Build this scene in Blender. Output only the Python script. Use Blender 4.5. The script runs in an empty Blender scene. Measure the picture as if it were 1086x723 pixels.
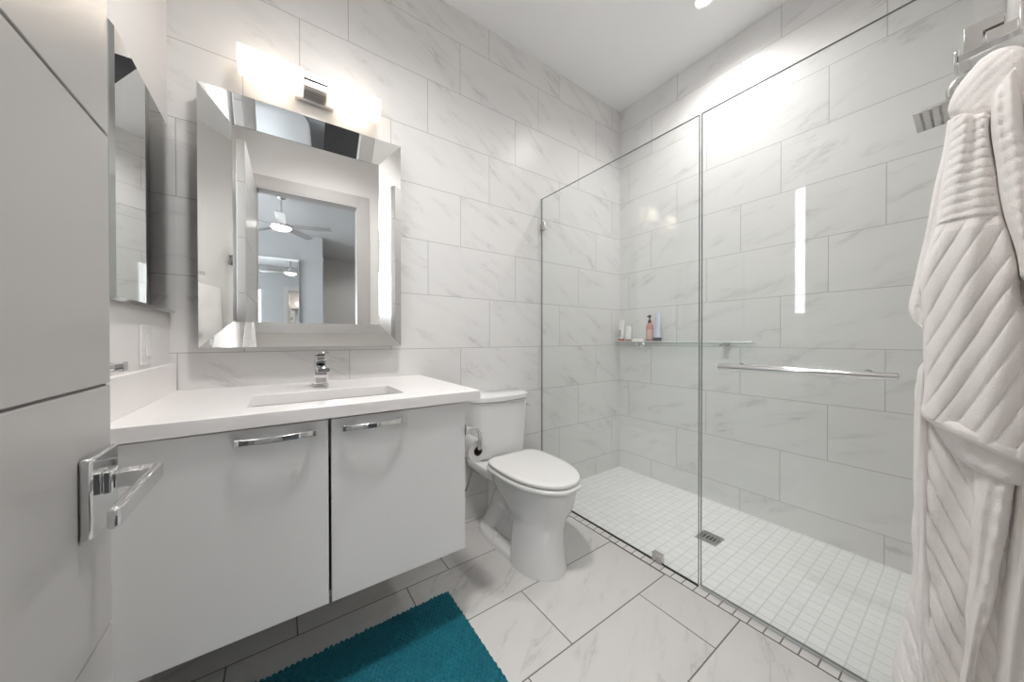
import bpy, bmesh, math, random
from mathutils import Vector, Matrix
random.seed(7)
sc = bpy.context.scene
col = sc.collection
PI = math.pi

# ------------------------------------------------------------------ camera
CAM = Vector((-2.4243, -1.7996, 1.1146))
cd = bpy.data.cameras.new('camera')
cd.sensor_width = 36.0
cd.lens = 348.02 / 1086 * 36.0
cd.clip_start = 0.01
cam = bpy.data.objects.new('camera', cd)
col.objects.link(cam)
cam.location = CAM
cam.rotation_euler = (PI / 2 - 0.0063, 0.0011, -0.6150)
sc.camera = cam

# ------------------------------------------------------------------ world, exposure
sc.view_settings.view_transform = 'Standard'
sc.view_settings.look = 'None'
sc.view_settings.gamma = 1.0
sc.view_settings.exposure = 2.10
w = bpy.data.worlds.new('daylight')
sc.world = w
w.use_nodes = True
bgn = w.node_tree.nodes['Background']
bgn.inputs[0].default_value = (0.93, 0.965, 1.0, 1)
bgn.inputs[1].default_value = 3.2
sc.cycles.max_bounces = 14
sc.cycles.diffuse_bounces = 7
sc.cycles.glossy_bounces = 8
sc.cycles.transparent_max_bounces = 24
sc.cycles.sample_clamp_indirect = 6.0
sc.cycles.caustics_reflective = False
sc.cycles.caustics_refractive = False
SPOT_CAN = 22.5       # watts, recessed shower light
SPOT_ROOM = 44.0      # watts, recessed light over the bathroom floor
LAMP_LENS = 8.0       # glow of the recessed lights' lenses
LAMP_VANITY = 5.8     # frosted vanity shades
LAMP_FAN = 2.0       # fan light in the bedroom


# ------------------------------------------------------------------ materials
def new_mat(name):
    m = bpy.data.materials.new(name)
    m.use_nodes = True
    nt = m.node_tree
    return m, nt, nt.nodes['Principled BSDF']


def N(nt, typ, **kw):
    n = nt.nodes.new(typ)
    for k, v in kw.items():
        setattr(n, k, v)
    return n


def math_n(nt, op, a, b=None, c=None, clamp=False):
    n = nt.nodes.new('ShaderNodeMath')
    n.operation = op
    n.use_clamp = clamp
    for i, x in enumerate((a, b, c)):
        if x is None:
            continue
        if isinstance(x, (int, float)):
            n.inputs[i].default_value = x
        else:
            nt.links.new(x, n.inputs[i])
    return n.outputs[0]


def plain(name, c, rough=0.5, metal=0.0, noise=0.0, nscale=8.0, bump=0.0, bscale=60.0, coat=0.0, spec=0.5):
    m, nt, b = new_mat(name)
    b.inputs['Base Color'].default_value = (*c, 1)
    b.inputs['Roughness'].default_value = rough
    b.inputs['Metallic'].default_value = metal
    b.inputs['Coat Weight'].default_value = coat
    b.inputs['Coat Roughness'].default_value = 0.08
    b.inputs['Specular IOR Level'].default_value = spec
    if noise or bump:
        tc = N(nt, 'ShaderNodeTexCoord')
        if noise:
            no = N(nt, 'ShaderNodeTexNoise')
            no.inputs['Scale'].default_value = nscale
            no.inputs['Detail'].default_value = 4
            nt.links.new(tc.outputs['Object'], no.inputs['Vector'])
            mx = N(nt, 'ShaderNodeMix', data_type='RGBA')
            mx.inputs[6].default_value = (*[max(0, x * (1 - noise)) for x in c], 1)
            mx.inputs[7].default_value = (*[min(1, x * (1 + noise)) for x in c], 1)
            nt.links.new(no.outputs['Fac'], mx.inputs[0])
            nt.links.new(mx.outputs[2], b.inputs['Base Color'])
        if bump:
            no = N(nt, 'ShaderNodeTexNoise')
            no.inputs['Scale'].default_value = bscale
            no.inputs['Detail'].default_value = 3
            nt.links.new(tc.outputs['Object'], no.inputs['Vector'])
            bp = N(nt, 'ShaderNodeBump')
            bp.inputs['Strength'].default_value = bump
            bp.inputs['Distance'].default_value = 0.002
            nt.links.new(no.outputs['Fac'], bp.inputs['Height'])
            nt.links.new(bp.outputs['Normal'], b.inputs['Normal'])
    return m


def tile_mat(name, ua, va, u0, L, v0, T, shift, base, vein, grout, gw=0.0028, rough=0.33, vein_amt=1.0,
             vein_rot=0.55, tint=0.012, flip=1.0):
    """Rectangular marble-look tiles in running bond.  ua/va: axes of the wall plane (0,1,2)."""
    m, nt, b = new_mat(name)
    geo = N(nt, 'ShaderNodeNewGeometry')
    sep = N(nt, 'ShaderNodeSeparateXYZ')
    nt.links.new(geo.outputs['Position'], sep.inputs[0])
    U, V = sep.outputs[ua], sep.outputs[va]
    v = math_n(nt, 'DIVIDE', math_n(nt, 'SUBTRACT', V, v0), T)
    bi = math_n(nt, 'FLOOR', v)
    fv = math_n(nt, 'SUBTRACT', v, bi)
    u = math_n(nt, 'DIVIDE', math_n(nt, 'SUBTRACT', U, u0), L)
    u = math_n(nt, 'ADD', u, math_n(nt, 'MULTIPLY', bi, shift))
    ui = math_n(nt, 'FLOOR', u)
    fu = math_n(nt, 'SUBTRACT', u, ui)
    du = math_n(nt, 'MULTIPLY', math_n(nt, 'MINIMUM', fu, math_n(nt, 'SUBTRACT', 1.0, fu)), L)
    dv = math_n(nt, 'MULTIPLY', math_n(nt, 'MINIMUM', fv, math_n(nt, 'SUBTRACT', 1.0, fv)), T)
    d = math_n(nt, 'MINIMUM', du, dv)
    mr = N(nt, 'ShaderNodeMapRange')
    mr.inputs['From Min'].default_value = gw * 0.35
    mr.inputs['From Max'].default_value = gw * 0.75
    nt.links.new(d, mr.inputs['Value'])
    tmask = mr.outputs[0]                      # 1 on the tile, 0 in the joint
    cid = N(nt, 'ShaderNodeCombineXYZ')
    nt.links.new(ui, cid.inputs[0]); nt.links.new(bi, cid.inputs[1])
    wn = N(nt, 'ShaderNodeTexWhiteNoise', noise_dimensions='3D')
    nt.links.new(cid.outputs[0], wn.inputs['Vector'])
    off = N(nt, 'ShaderNodeVectorMath', operation='SCALE')
    off.inputs[3].default_value = 30.0
    nt.links.new(wn.outputs['Color'], off.inputs[0])
    cuv = N(nt, 'ShaderNodeCombineXYZ')
    nt.links.new(U, cuv.inputs[0]); nt.links.new(V, cuv.inputs[1])
    mp = N(nt, 'ShaderNodeMapping')
    mp.inputs['Rotation'].default_value = (0, 0, vein_rot)
    nt.links.new(cuv.outputs[0], mp.inputs['Vector'])
    st = N(nt, 'ShaderNodeVectorMath', operation='MULTIPLY')
    st.inputs[1].default_value = (1.0, 3.6, 1.0)
    nt.links.new(mp.outputs[0], st.inputs[0])
    ad = N(nt, 'ShaderNodeVectorMath', operation='ADD')
    nt.links.new(st.outputs[0], ad.inputs[0]); nt.links.new(off.outputs[0], ad.inputs[1])
    n1 = N(nt, 'ShaderNodeTexNoise')
    n1.inputs['Scale'].default_value = 2.6
    n1.inputs['Detail'].default_value = 7
    n1.inputs['Roughness'].default_value = 0.62
    n1.inputs['Distortion'].default_value = 0.6
    nt.links.new(ad.outputs[0], n1.inputs['Vector'])
    # thin veins where the noise crosses its middle
    ab = math_n(nt, 'ABSOLUTE', math_n(nt, 'SUBTRACT', n1.outputs['Fac'], 0.5))
    v1 = N(nt, 'ShaderNodeMapRange')
    v1.inputs['From Min'].default_value = 0.0
    v1.inputs['From Max'].default_value = 0.035
    v1.inputs['To Min'].default_value = 1.0
    v1.inputs['To Max'].default_value = 0.0
    nt.links.new(ab, v1.inputs['Value'])
    n2 = N(nt, 'ShaderNodeTexNoise')
    n2.inputs['Scale'].default_value = 3.2
    n2.inputs['Detail'].default_value = 3
    nt.links.new(ad.outputs[0], n2.inputs['Vector'])
    v2 = N(nt, 'ShaderNodeMapRange')
    v2.inputs['From Min'].default_value = 0.50
    v2.inputs['From Max'].default_value = 0.72
    nt.links.new(n2.outputs['Fac'], v2.inputs['Value'])
    vm = math_n(nt, 'MULTIPLY', v1.outputs[0], v2.outputs[0])
    cl = math_n(nt, 'MULTIPLY', v2.outputs[0], 0.22)
    vv = math_n(nt, 'MULTIPLY', math_n(nt, 'ADD', vm, cl, clamp=True), vein_amt)
    mx = N(nt, 'ShaderNodeMix', data_type='RGBA')
    mx.inputs[6].default_value = (*base, 1); mx.inputs[7].default_value = (*vein, 1)
    nt.links.new(vv, mx.inputs[0])
    hs = N(nt, 'ShaderNodeHueSaturation')
    nt.links.new(mx.outputs[2], hs.inputs['Color'])
    nt.links.new(math_n(nt, 'ADD', 1.0 - tint, math_n(nt, 'MULTIPLY', wn.outputs['Value'], 2 * tint)), hs.inputs['Value'])
    mg = N(nt, 'ShaderNodeMix', data_type='RGBA')
    mg.inputs[6].default_value = (*grout, 1)
    nt.links.new(tmask, mg.inputs[0]); nt.links.new(hs.outputs[0], mg.inputs[7])
    nt.links.new(mg.outputs[2], b.inputs['Base Color'])
    b.inputs['Specular IOR Level'].default_value = 0.28
    rr = N(nt, 'ShaderNodeMapRange')
    rr.inputs['To Min'].default_value = 0.8; rr.inputs['To Max'].default_value = rough
    nt.links.new(tmask, rr.inputs['Value']); nt.links.new(rr.outputs[0], b.inputs['Roughness'])
    bp = N(nt, 'ShaderNodeBump')
    bp.inputs['Strength'].default_value = 0.35; bp.inputs['Distance'].default_value = 0.001
    nt.links.new(tmask, bp.inputs['Height']); nt.links.new(bp.outputs['Normal'], b.inputs['Normal'])
    return m


def pane_mat(name, tint, f0=0.04, cap=1.0):
    """Clear sheet glass: straight-through light plus a Schlick reflection on each face."""
    m = bpy.data.materials.new(name)
    m.use_nodes = True
    nt = m.node_tree
    nt.nodes.remove(nt.nodes['Principled BSDF'])
    out = nt.nodes['Material Output']
    tr = N(nt, 'ShaderNodeBsdfTransparent'); tr.inputs[0].default_value = (*tint, 1)
    gl = N(nt, 'ShaderNodeBsdfGlossy'); gl.inputs['Roughness'].default_value = 0.0
    lw = N(nt, 'ShaderNodeLayerWeight'); lw.inputs[0].default_value = 0.5
    p5 = math_n(nt, 'POWER', lw.outputs['Facing'], 5.0)
    fac = math_n(nt, 'ADD', f0, math_n(nt, 'MULTIPLY', p5, 1 - f0), clamp=True)
    mx = N(nt, 'ShaderNodeMixShader')
    nt.links.new(fac, mx.inputs[0]); nt.links.new(tr.outputs[0], mx.inputs[1]); nt.links.new(gl.outputs[0], mx.inputs[2])
    nt.links.new(mx.outputs[0], out.inputs['Surface'])
    return m


def lamp_mat(name, c, s):
    m = bpy.data.materials.new(name)
    m.use_nodes = True
    nt = m.node_tree
    nt.nodes.remove(nt.nodes['Principled BSDF'])
    e = N(nt, 'ShaderNodeEmission')
    e.inputs[0].default_value = (*c, 1); e.inputs[1].default_value = s
    nt.links.new(e.outputs[0], nt.nodes['Material Output'].inputs['Surface'])
    return m


TB = (0.72, 0.71, 0.70)
TV = (0.56, 0.55, 0.542)
TG = (0.42, 0.41, 0.40)
ROW0, ROWH = 2.8908 + 0.305, 0.305
# bands are counted upwards from the floor so that each next band is shifted by a third
M_tile_back = tile_mat('marble_tile_back', 0, 2, -1.736 + 0.61 / 3, 0.61, 2.8908 - 0.305 * 10, 0.305, 2.0 / 3, TB, TV, TG, vein_rot=0.5)
M_tile_right = tile_mat('marble_tile_right', 1, 2, -0.920, 0.622, 2.8908 - 0.305 * 10, 0.305, 1.0 / 3, TB, TV, TG, vein_rot=0.35)
M_tile_front = tile_mat('marble_tile_front', 0, 2, -0.3, 0.61, 2.8908 - 0.305 * 10, 0.305, 2.0 / 3, TB, TV, TG, vein_rot=0.5)
M_floor = tile_mat('marble_tile_floor', 0, 1, -1.558, 0.613, -0.953, 0.311, 2.0 / 3, (0.655, 0.638, 0.622), (0.45, 0.43, 0.415), (0.16, 0.15, 0.14),
                   gw=0.0042, rough=0.26, vein_rot=-0.45, vein_amt=0.8)
M_mosaic = tile_mat('mosaic_tile', 0, 1, -0.893, 0.0515, 0.0, 0.0515, 0.0, (0.80, 0.80, 0.795), (0.66, 0.66, 0.655), (0.66, 0.65, 0.64),
                    gw=0.0045, rough=0.35, vein_amt=0.7, tint=0.02)
M_strip = tile_mat('mosaic_strip', 0, 1, -0.942, 0.2, 0.0, 0.0515, 0.0, (0.70, 0.68, 0.66), (0.56, 0.55, 0.54), (0.16, 0.15, 0.14),
                   gw=0.004, rough=0.25, vein_amt=0.6, tint=0.02)
M_paint = plain('wall_paint', (0.74, 0.72, 0.705), 0.55, bump=0.25, bscale=180)
M_ceil = plain('ceiling_paint', (0.84, 0.84, 0.84), 0.6, bump=0.15, bscale=150)
M_trim = plain('trim_paint', (0.48, 0.46, 0.45), 0.4)
M_door = plain('door_lacquer', (0.44, 0.427, 0.415), 0.30, noise=0.02, nscale=2)
M_groove = plain('door_groove', (0.22, 0.21, 0.20), 0.6)
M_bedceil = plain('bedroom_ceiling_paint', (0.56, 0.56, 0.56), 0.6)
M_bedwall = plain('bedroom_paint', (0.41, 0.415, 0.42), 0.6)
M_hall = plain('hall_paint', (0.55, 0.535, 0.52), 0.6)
M_carpet = plain('carpet', (0.085, 0.085, 0.09), 0.95, noise=0.6, nscale=22, bump=0.8, bscale=220)
M_white = plain('white_lacquer', (0.77, 0.765, 0.76), 0.28, spec=0.4)
M_carcass = plain('cabinet_carcass', (0.60, 0.59, 0.58), 0.4)
M_quartz = plain('white_quartz', (0.86, 0.83, 0.82), 0.28, noise=0.01, nscale=60)
M_ceramic = plain('ceramic', (0.76, 0.755, 0.75), 0.10, coat=0.3)
M_plastic = plain('white_plastic', (0.78, 0.77, 0.755), 0.22)
M_chrome = plain('chrome', (0.78, 0.78, 0.78), 0.07, 1.0)
M_satin = plain('brushed_nickel', (0.62, 0.60, 0.585), 0.26, 1.0)
M_steel = plain('drain_steel', (0.45, 0.45, 0.45), 0.3, 1.0)
M_dark = plain('gap_shade', (0.02, 0.02, 0.02), 0.7)
M_black = plain('black_rubber', (0.03, 0.03, 0.03), 0.5)
M_mirror = plain('mirror_silver', (0.90, 0.905, 0.90), 0.0, 1.0)
M_mirror_edge = plain('mirror_edge', (0.62, 0.66, 0.65), 0.12, 1.0)
M_backing = plain('mirror_backing', (0.50, 0.50, 0.50), 0.35)
M_glass = pane_mat('shower_glass', (0.974, 0.984, 0.979), 0.035)
M_glass_edge = plain('glass_edge', (0.17, 0.19, 0.185), 0.35)
M_clear = pane_mat('clear_shelf_glass', (0.88, 0.94, 0.92), 0.05)
M_seal = pane_mat('clear_seal', (0.86, 0.87, 0.865), 0.06)
M_window = pane_mat('window_glass', (0.97, 0.98, 0.98), 0.04)
M_terry = plain('white_terry', (0.88, 0.85, 0.83), 0.95, noise=0.04, nscale=60, bump=0.6, bscale=420)
M_paper = plain('tissue_paper', (0.82, 0.81, 0.80), 0.9)
M_card = plain('cardboard', (0.11, 0.075, 0.05), 0.9)
M_sheet = plain('white_bedding', (0.82, 0.83, 0.85), 0.85, bump=0.3, bscale=30)
M_red = plain('red_plastic', (0.42, 0.10, 0.06), 0.4)
M_copper = plain('rose_plastic', (0.50, 0.26, 0.22), 0.3)
M_lav = plain('lavender_plastic', (0.58, 0.60, 0.70), 0.35)
M_navy = plain('navy_plastic', (0.05, 0.055, 0.09), 0.35)
M_grey_ink = plain('grey_ink', (0.30, 0.31, 0.33), 0.5)
M_bar_soap = plain('bar_soap', (0.83, 0.82, 0.80), 0.45)
M_brown = plain('brown_cap', (0.12, 0.07, 0.05), 0.4)
M_bulb = lamp_mat('vanity_bulb_lit', (1.0, 0.88, 0.75), LAMP_VANITY)


def mat_shade():
    m = bpy.data.materials.new('frosted_shade')
    m.use_nodes = True
    nt = m.node_tree
    b = nt.nodes['Principled BSDF']
    b.inputs['Base Color'].default_value = (0.92, 0.90, 0.87, 1)
    b.inputs['Roughness'].default_value = 0.35
    t = N(nt, 'ShaderNodeBsdfTranslucent'); t.inputs[0].default_value = (0.95, 0.91, 0.86, 1)
    mx = N(nt, 'ShaderNodeMixShader'); mx.inputs[0].default_value = 0.7
    nt.links.new(b.outputs[0], mx.inputs[1]); nt.links.new(t.outputs[0], mx.inputs[2])
    nt.links.new(mx.outputs[0], nt.nodes['Material Output'].inputs['Surface'])
    return m


M_shade = mat_shade()
M_led = lamp_mat('recessed_lamp_lit', (1.0, 0.985, 0.96), LAMP_LENS)
M_led2 = lamp_mat('recessed_lamp_lit_room', (1.0, 0.97, 0.945), LAMP_LENS)
M_fanlamp = lamp_mat('fan_lamp_lit', (1.0, 0.95, 0.88), LAMP_FAN)
M_blade = plain('fan_blade', (0.32, 0.31, 0.30), 0.4)


def mat_teal():
    m, nt, b = new_mat('teal_chenille')
    tc = N(nt, 'ShaderNodeTexCoord')
    no = N(nt, 'ShaderNodeTexNoise'); no.inputs['Scale'].default_value = 5; no.inputs['Detail'].default_value = 3
    nt.links.new(tc.outputs['Object'], no.inputs['Vector'])
    mx = N(nt, 'ShaderNodeMix', data_type='RGBA')
    mx.inputs[6].default_value = (0.0012, 0.098, 0.142, 1); mx.inputs[7].default_value = (0.003, 0.170, 0.225, 1)
    nt.links.new(no.outputs['Fac'], mx.inputs[0])
    nt.links.new(mx.outputs[2], b.inputs['Base Color'])
    b.inputs['Roughness'].default_value = 0.85
    b.inputs['Sheen Weight'].default_value = 0.15
    b.inputs['Sheen Tint'].default_value = (0.1, 0.5, 0.6, 1)
    return m


M_teal = mat_teal()

# ------------------------------------------------------------------ mesh helpers
ORG = {}


class MB:
    def __init__(s):
        s.v, s.f, s.mi = [], [], []

    def add(s, vs, fs, mi=0):
        o = len(s.v)
        s.v += [Vector(p) for p in vs]
        s.f += [[o + i for i in f] for f in fs]
        s.mi += [mi] * len(fs)
        return s

    def box(s, x0, x1, y0, y1, z0, z1, mi=0):
        vs = [(x, y, z) for z in (z0, z1) for y in (y0, y1) for x in (x0, x1)]
        return s.add(vs, [(0, 2, 3, 1), (4, 5, 7, 6), (0, 1, 5, 4), (2, 6, 7, 3), (0, 4, 6, 2), (1, 3, 7, 5)], mi)

    def loft(s, rings, cap0=True, cap1=True, mi=0, closed=True):
        n = len(rings[0]); vs = [p for r in rings for p in r]; fs = []
        for i in range(len(rings) - 1):
            for j in range(n if closed else n - 1):
                k = (j + 1) % n
                fs.append((i * n + j, i * n + k, (i + 1) * n + k, (i + 1) * n + j))
        if cap0: fs.append(tuple(reversed(range(n))))
        if cap1: fs.append(tuple((len(rings) - 1) * n + j for j in range(n)))
        return s.add(vs, fs, mi)

    def tube(s, path, r, n=14, mi=0, cap=True, sq=None):
        """sweep a circle (or a rectangle sq=(w,h)) along a path"""
        P = [Vector(p) for p in path]; rings = []
        up = None
        for i, p in enumerate(P):
            t = (P[min(i + 1, len(P) - 1)] - P[max(i - 1, 0)]).normalized()
            if up is None:
                a = Vector((0, 0, 1)) if abs(t.z) < 0.9 else Vector((1, 0, 0))
                up = (a - t * a.dot(t)).normalized()
            else:
                up = (up - t * up.dot(t)).normalized()
            sd = t.cross(up)
            rr = r[i] if isinstance(r, (list, tuple)) else r
            if sq:
                w_, h_ = sq[0] / 2, sq[1] / 2
                rings.append([p + sd * a + up * b for a, b in ((-w_, -h_), (w_, -h_), (w_, h_), (-w_, h_))])
            else:
                rings.append([p + (sd * math.cos(2 * PI * k / n) + up * math.sin(2 * PI * k / n)) * rr for k in range(n)])
        return s.loft(rings, cap, cap, mi)

    def lathe(s, c, prof, n=28, axis='z', mi=0, cap=True):
        rings = []
        for r, h in prof:
            ring = []
            for k in range(n):
                a = 2 * PI * k / n
                q = {'z': (r * math.cos(a), r * math.sin(a), h), 'y': (r * math.cos(a), h, r * math.sin(a)), 'x': (h, r * math.cos(a), r * math.sin(a))}[axis]
                ring.append(Vector(c) + Vector(q))
            rings.append(ring)
        return s.loft(rings, cap, cap, mi)

    def build(s, name, mat, parent=None, origin=None, bevel=0.0, seg=2, smooth=35, subsurf=0, kind=None):
        me = bpy.data.meshes.new(name)
        if parent is not None:
            org = ORG[parent.name]
        elif origin is not None:
            org = Vector(origin)
        else:
            lo = [min(p[i] for p in s.v) for i in range(3)]; hi = [max(p[i] for p in s.v) for i in range(3)]
            org = Vector(((lo[0] + hi[0]) / 2, (lo[1] + hi[1]) / 2, lo[2]))
        me.from_pydata([p - org for p in s.v], [], s.f)
        bm = bmesh.new(); bm.from_mesh(me)
        bmesh.ops.recalc_face_normals(bm, faces=bm.faces)
        bm.to_mesh(me); bm.free()
        for m in (mat if isinstance(mat, (list, tuple)) else [mat]):
            me.materials.append(m)
        for p, mi in zip(me.polygons, s.mi):
            p.material_index = mi
            p.use_smooth = True
        me.set_sharp_from_angle(angle=math.radians(smooth))
        o = bpy.data.objects.new(name, me); col.objects.link(o)
        if parent is not None:
            o.parent = parent
        else:
            o.location = org
        ORG[o.name] = org
        if bevel:
            b = o.modifiers.new('bevel', 'BEVEL'); b.width = bevel; b.segments = seg
            b.limit_method = 'ANGLE'; b.angle_limit = math.radians(40)
            b.harden_normals = False
        if subsurf:
            m = o.modifiers.new('subsurf', 'SUBSURF'); m.levels = subsurf; m.render_levels = subsurf
        if kind: o['kind'] = kind
        return o


def empty(name, loc):
    o = bpy.data.objects.new(name, None); col.objects.link(o)
    o.location = loc; o.empty_display_size = 0.05
    ORG[o.name] = Vector(loc)
    return o


def tag(o, label, cat=None, group=None):
    o['label'] = label
    if cat: o['category'] = cat
    if group: o['group'] = group
    return o


def B(*a): return MB().box(*a)


def superring(cx, cy, z, hx, hy, n=32, e=2.0):
    r = []
    for k in range(n):
        a = 2 * PI * k / n; c, s_ = math.cos(a), math.sin(a)
        r.append((cx + hx * math.copysign(abs(c) ** (2 / e), c), cy + hy * math.copysign(abs(s_) ** (2 / e), s_), z))
    return r


ST = 'structure'
H = 3.0825
XL = -2.775
YF = -1.865

# ------------------------------------------------------------------ structure: bathroom shell
MB().box(XL - 0.12, -0.942, -1.97, 0.0, -0.10, 0.0).build('floor', M_floor, kind=ST)
MB().box(-0.942, 0.0, -1.97, 0.0, -0.10, 0.0).build('floor_shower', M_mosaic, kind=ST)
MB().box(-0.942, -0.900, YF, 0.0, 0.0, 0.003).build('trim_1', M_strip, kind=ST)
MB().box(XL - 0.12, 0.12, -1.97, 0.12, H, H + 0.1).build('ceiling', M_ceil, kind=ST)
MB().box(XL - 0.12, 0.12, 0.0, 0.12, -0.1, H).build('wall_back', M_tile_back, kind=ST)
MB().box(0.0, 0.12, -1.97, 0.0, -0.1, H).build('wall_right', M_tile_right, kind=ST)
# left wall with the tall window beyond the open door
WY0, WY1, WZ0, WZ1 = -1.62, -0.905, 1.285, 2.365
wl = MB()
wl.box(XL - 0.12, XL, WY1, 0.0, -0.1, H)
wl.box(XL - 0.12, XL, -1.97, WY0, -0.1, H)
wl.box(XL - 0.12, XL, WY0, WY1, -0.1, WZ0)
wl.box(XL - 0.12, XL, WY0, WY1, WZ1, H)
wl.build('wall_left', M_paint, kind=ST)


def window(name, x0, x1, y0, y1, z0, z1, axis):
    """frame and pane filling a wall opening; axis is the wall's normal"""
    t = 0.035
    m = MB()
    if axis == 'x':
        m.box(x0, x1, y0, y0 + t, z0, z1).box(x0, x1, y1 - t, y1, z0, z1).box(x0, x1, y0 + t, y1 - t, z0, z0 + t).box(x0, x1, y0 + t, y1 - t, z1 - t, z1)
        xm = (x0 + x1) / 2
        p = MB().box(xm - 0.003, xm + 0.003, y0 + t, y1 - t, z0 + t, z1 - t)
    else:
        m.box(x0, x0 + t, y0, y1, z0, z1).box(x1 - t, x1, y0, y1, z0, z1).box(x0 + t, x1 - t, y0, y1, z0, z0 + t).box(x0 + t, x1 - t, y0, y1, z1 - t, z1)
        ym = (y0 + y1) / 2
        p = MB().box(x0 + t, x1 - t, ym - 0.003, ym + 0.003, z0 + t, z1 - t)
    o = m.build(name, M_white, kind=ST)
    p.build('pane', M_window, o)
    return o


window('window_1', XL - 0.045, XL - 0.005, WY0, WY1, WZ0, WZ1, 'x')

# front wall with the entry doorway
DX0, DX1, DZ = -2.645, -1.82, 2.45
wf = MB()
wf.box(XL - 0.12, DX0, -1.97, YF, -0.1, H)
wf.box(DX1, -0.893, -1.97, YF, -0.1, H)
wf.box(DX0, DX1, -1.97, YF, DZ, H)
wf.build('wall_front', M_paint, kind=ST)
MB().box(-0.893, 0.12, -1.97, YF, -0.1, H).build('wall_front_shower', M_tile_front, kind=ST)
for nm, ya, yb in (('trim_2', YF, YF + 0.014), ('trim_3', -1.984, -1.97)):
    m = MB()
    m.box(DX1, DX1 + 0.10, ya, yb, 0, DZ + 0.10)
    m.box(DX0 - 0.10, DX0, ya, yb, 0, DZ + 0.10)
    m.box(DX0, DX1, ya, yb, DZ, DZ + 0.10)
    m.build(nm, M_trim, kind=ST, bevel=0.003)
m = MB()
m.box(DX1 - 0.018, DX1, -1.984, YF + 0.014, 0, DZ)
m.box(DX0, DX0 + 0.012, -1.984, YF + 0.014, 0, DZ)
m.box(DX0 + 0.012, DX1 - 0.018, -1.984, YF + 0.014, DZ - 0.018, DZ)
m.build('trim_4', M_trim, kind=ST)

# ------------------------------------------------------------------ structure: bedroom seen in the mirror
BX0, BX1, BY = -5.2, -0.2, -5.60
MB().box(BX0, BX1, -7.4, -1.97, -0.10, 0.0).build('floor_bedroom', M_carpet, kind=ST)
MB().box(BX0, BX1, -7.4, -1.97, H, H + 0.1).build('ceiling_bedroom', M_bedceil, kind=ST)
m = MB()       # exterior wall left of the bathroom, with a window
m.box(BX0, -4.35, -1.97, -1.85, -0.1, H).box(-3.22, XL - 0.12, -1.97, -1.85, -0.1, H)
m.box(-4.35, -3.22, -1.97, -1.85, -0.1, 0.85).box(-4.35, -3.22, -1.97, -1.85, 2.45, H)
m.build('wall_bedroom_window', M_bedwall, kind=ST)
MB().box(BX0, DX0 - 0.1, -1.984, -1.9701, -0.1, 0.1).build('baseboard_bedroom', M_trim, kind=ST)
m = MB()       # bedroom face of the bathroom's front wall
m.box(XL - 0.12, DX0 - 0.10, -1.976, -1.970, 0, H).box(DX1 + 0.10, BX1, -1.976, -1.970, 0, H).box(DX0 - 0.1, DX1 + 0.1, -1.976, -1.970, DZ + 0.1, H)
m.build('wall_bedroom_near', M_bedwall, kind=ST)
window('window_2', -4.35, -3.22, -1.95, -1.90, 0.85, 2.45, 'y')
m = MB()
m.box(BX0 - 0.1, BX0, -7.4, -4.7, -0.1, H).box(BX0 - 0.1, BX0, -2.5, -1.85, -0.1, H)
m.box(BX0 - 0.1, BX0, -4.7, -2.5, -0.1, 0.7).box(BX0 - 0.1, BX0, -4.7, -2.5, 2.5, H)
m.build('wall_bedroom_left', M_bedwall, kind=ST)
window('fill_window', BX0 - 0.075, BX0 - 0.025, -4.7, -2.5, 0.7, 2.5, 'x')  # unseen window, added to let more daylight into the bedroom
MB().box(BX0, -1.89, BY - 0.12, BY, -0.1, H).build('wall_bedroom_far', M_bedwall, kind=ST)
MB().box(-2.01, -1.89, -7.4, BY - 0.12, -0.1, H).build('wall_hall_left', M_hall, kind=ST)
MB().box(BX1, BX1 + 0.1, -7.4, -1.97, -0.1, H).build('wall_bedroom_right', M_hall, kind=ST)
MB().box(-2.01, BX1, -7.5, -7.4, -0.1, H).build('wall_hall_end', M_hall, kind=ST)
# hall doorway: casing and a pale door leaf
hd = MB()
hd.box(-1.05, -0.95, -7.40, -7.385, 0, 2.54).box(-0.95, -0.3, -7.40, -7.385, 2.44, 2.54)
hd.build('trim_5', M_trim, kind=ST)
dd = B(-0.95, -0.22, -7.40, -7.37, 0, 2.44).build('door_2', M_sheet, kind=ST)

# ------------------------------------------------------------------ entry door (open, left of the picture)
XD = -2.635
dr = MB()
gz = [0.01, 0.320, 0.6865, 1.0475, 1.420, 1.787, 2.153, 2.435]
for a, b_ in zip(gz[:-1], gz[1:]):
    dr.box(XD - 0.045, XD, -1.835, -1.042, a + (0.0018 if a > 0.1 else 0), b_ - 0.0018)
door = dr.build('door_1', M_door, kind=ST, origin=(XD - 0.02, -1.835, 0), bevel=0.0012, seg=1)
B(XD - 0.041, XD - 0.004, -1.833, -1.0435, 0.012, 2.433).build('groove_core', M_groove, door)
# lever set
lv = empty('lever_handle', (XD, -1.10, 0.907))
tag(lv, 'chrome lever handle with square plate on the open entry door', 'door handle')
B(XD, XD + 0.012, -1.143, -1.058, 0.855, 0.960).build('plate', M_chrome, lv, bevel=0.003)
m = B(XD + 0.012, XD + 0.022, -1.116, -1.086, 0.903, 0.934)
m.box(XD + 0.022, XD + 0.058, -1.112, -1.090, 0.907, 0.930)
m.build('stem', M_chrome, lv, bevel=0.002)
B(XD + 0.055, XD + 0.066, -1.257, -1.088, 0.9065, 0.9305).build('lever', M_chrome, lv, bevel=0.004, seg=3)

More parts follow.
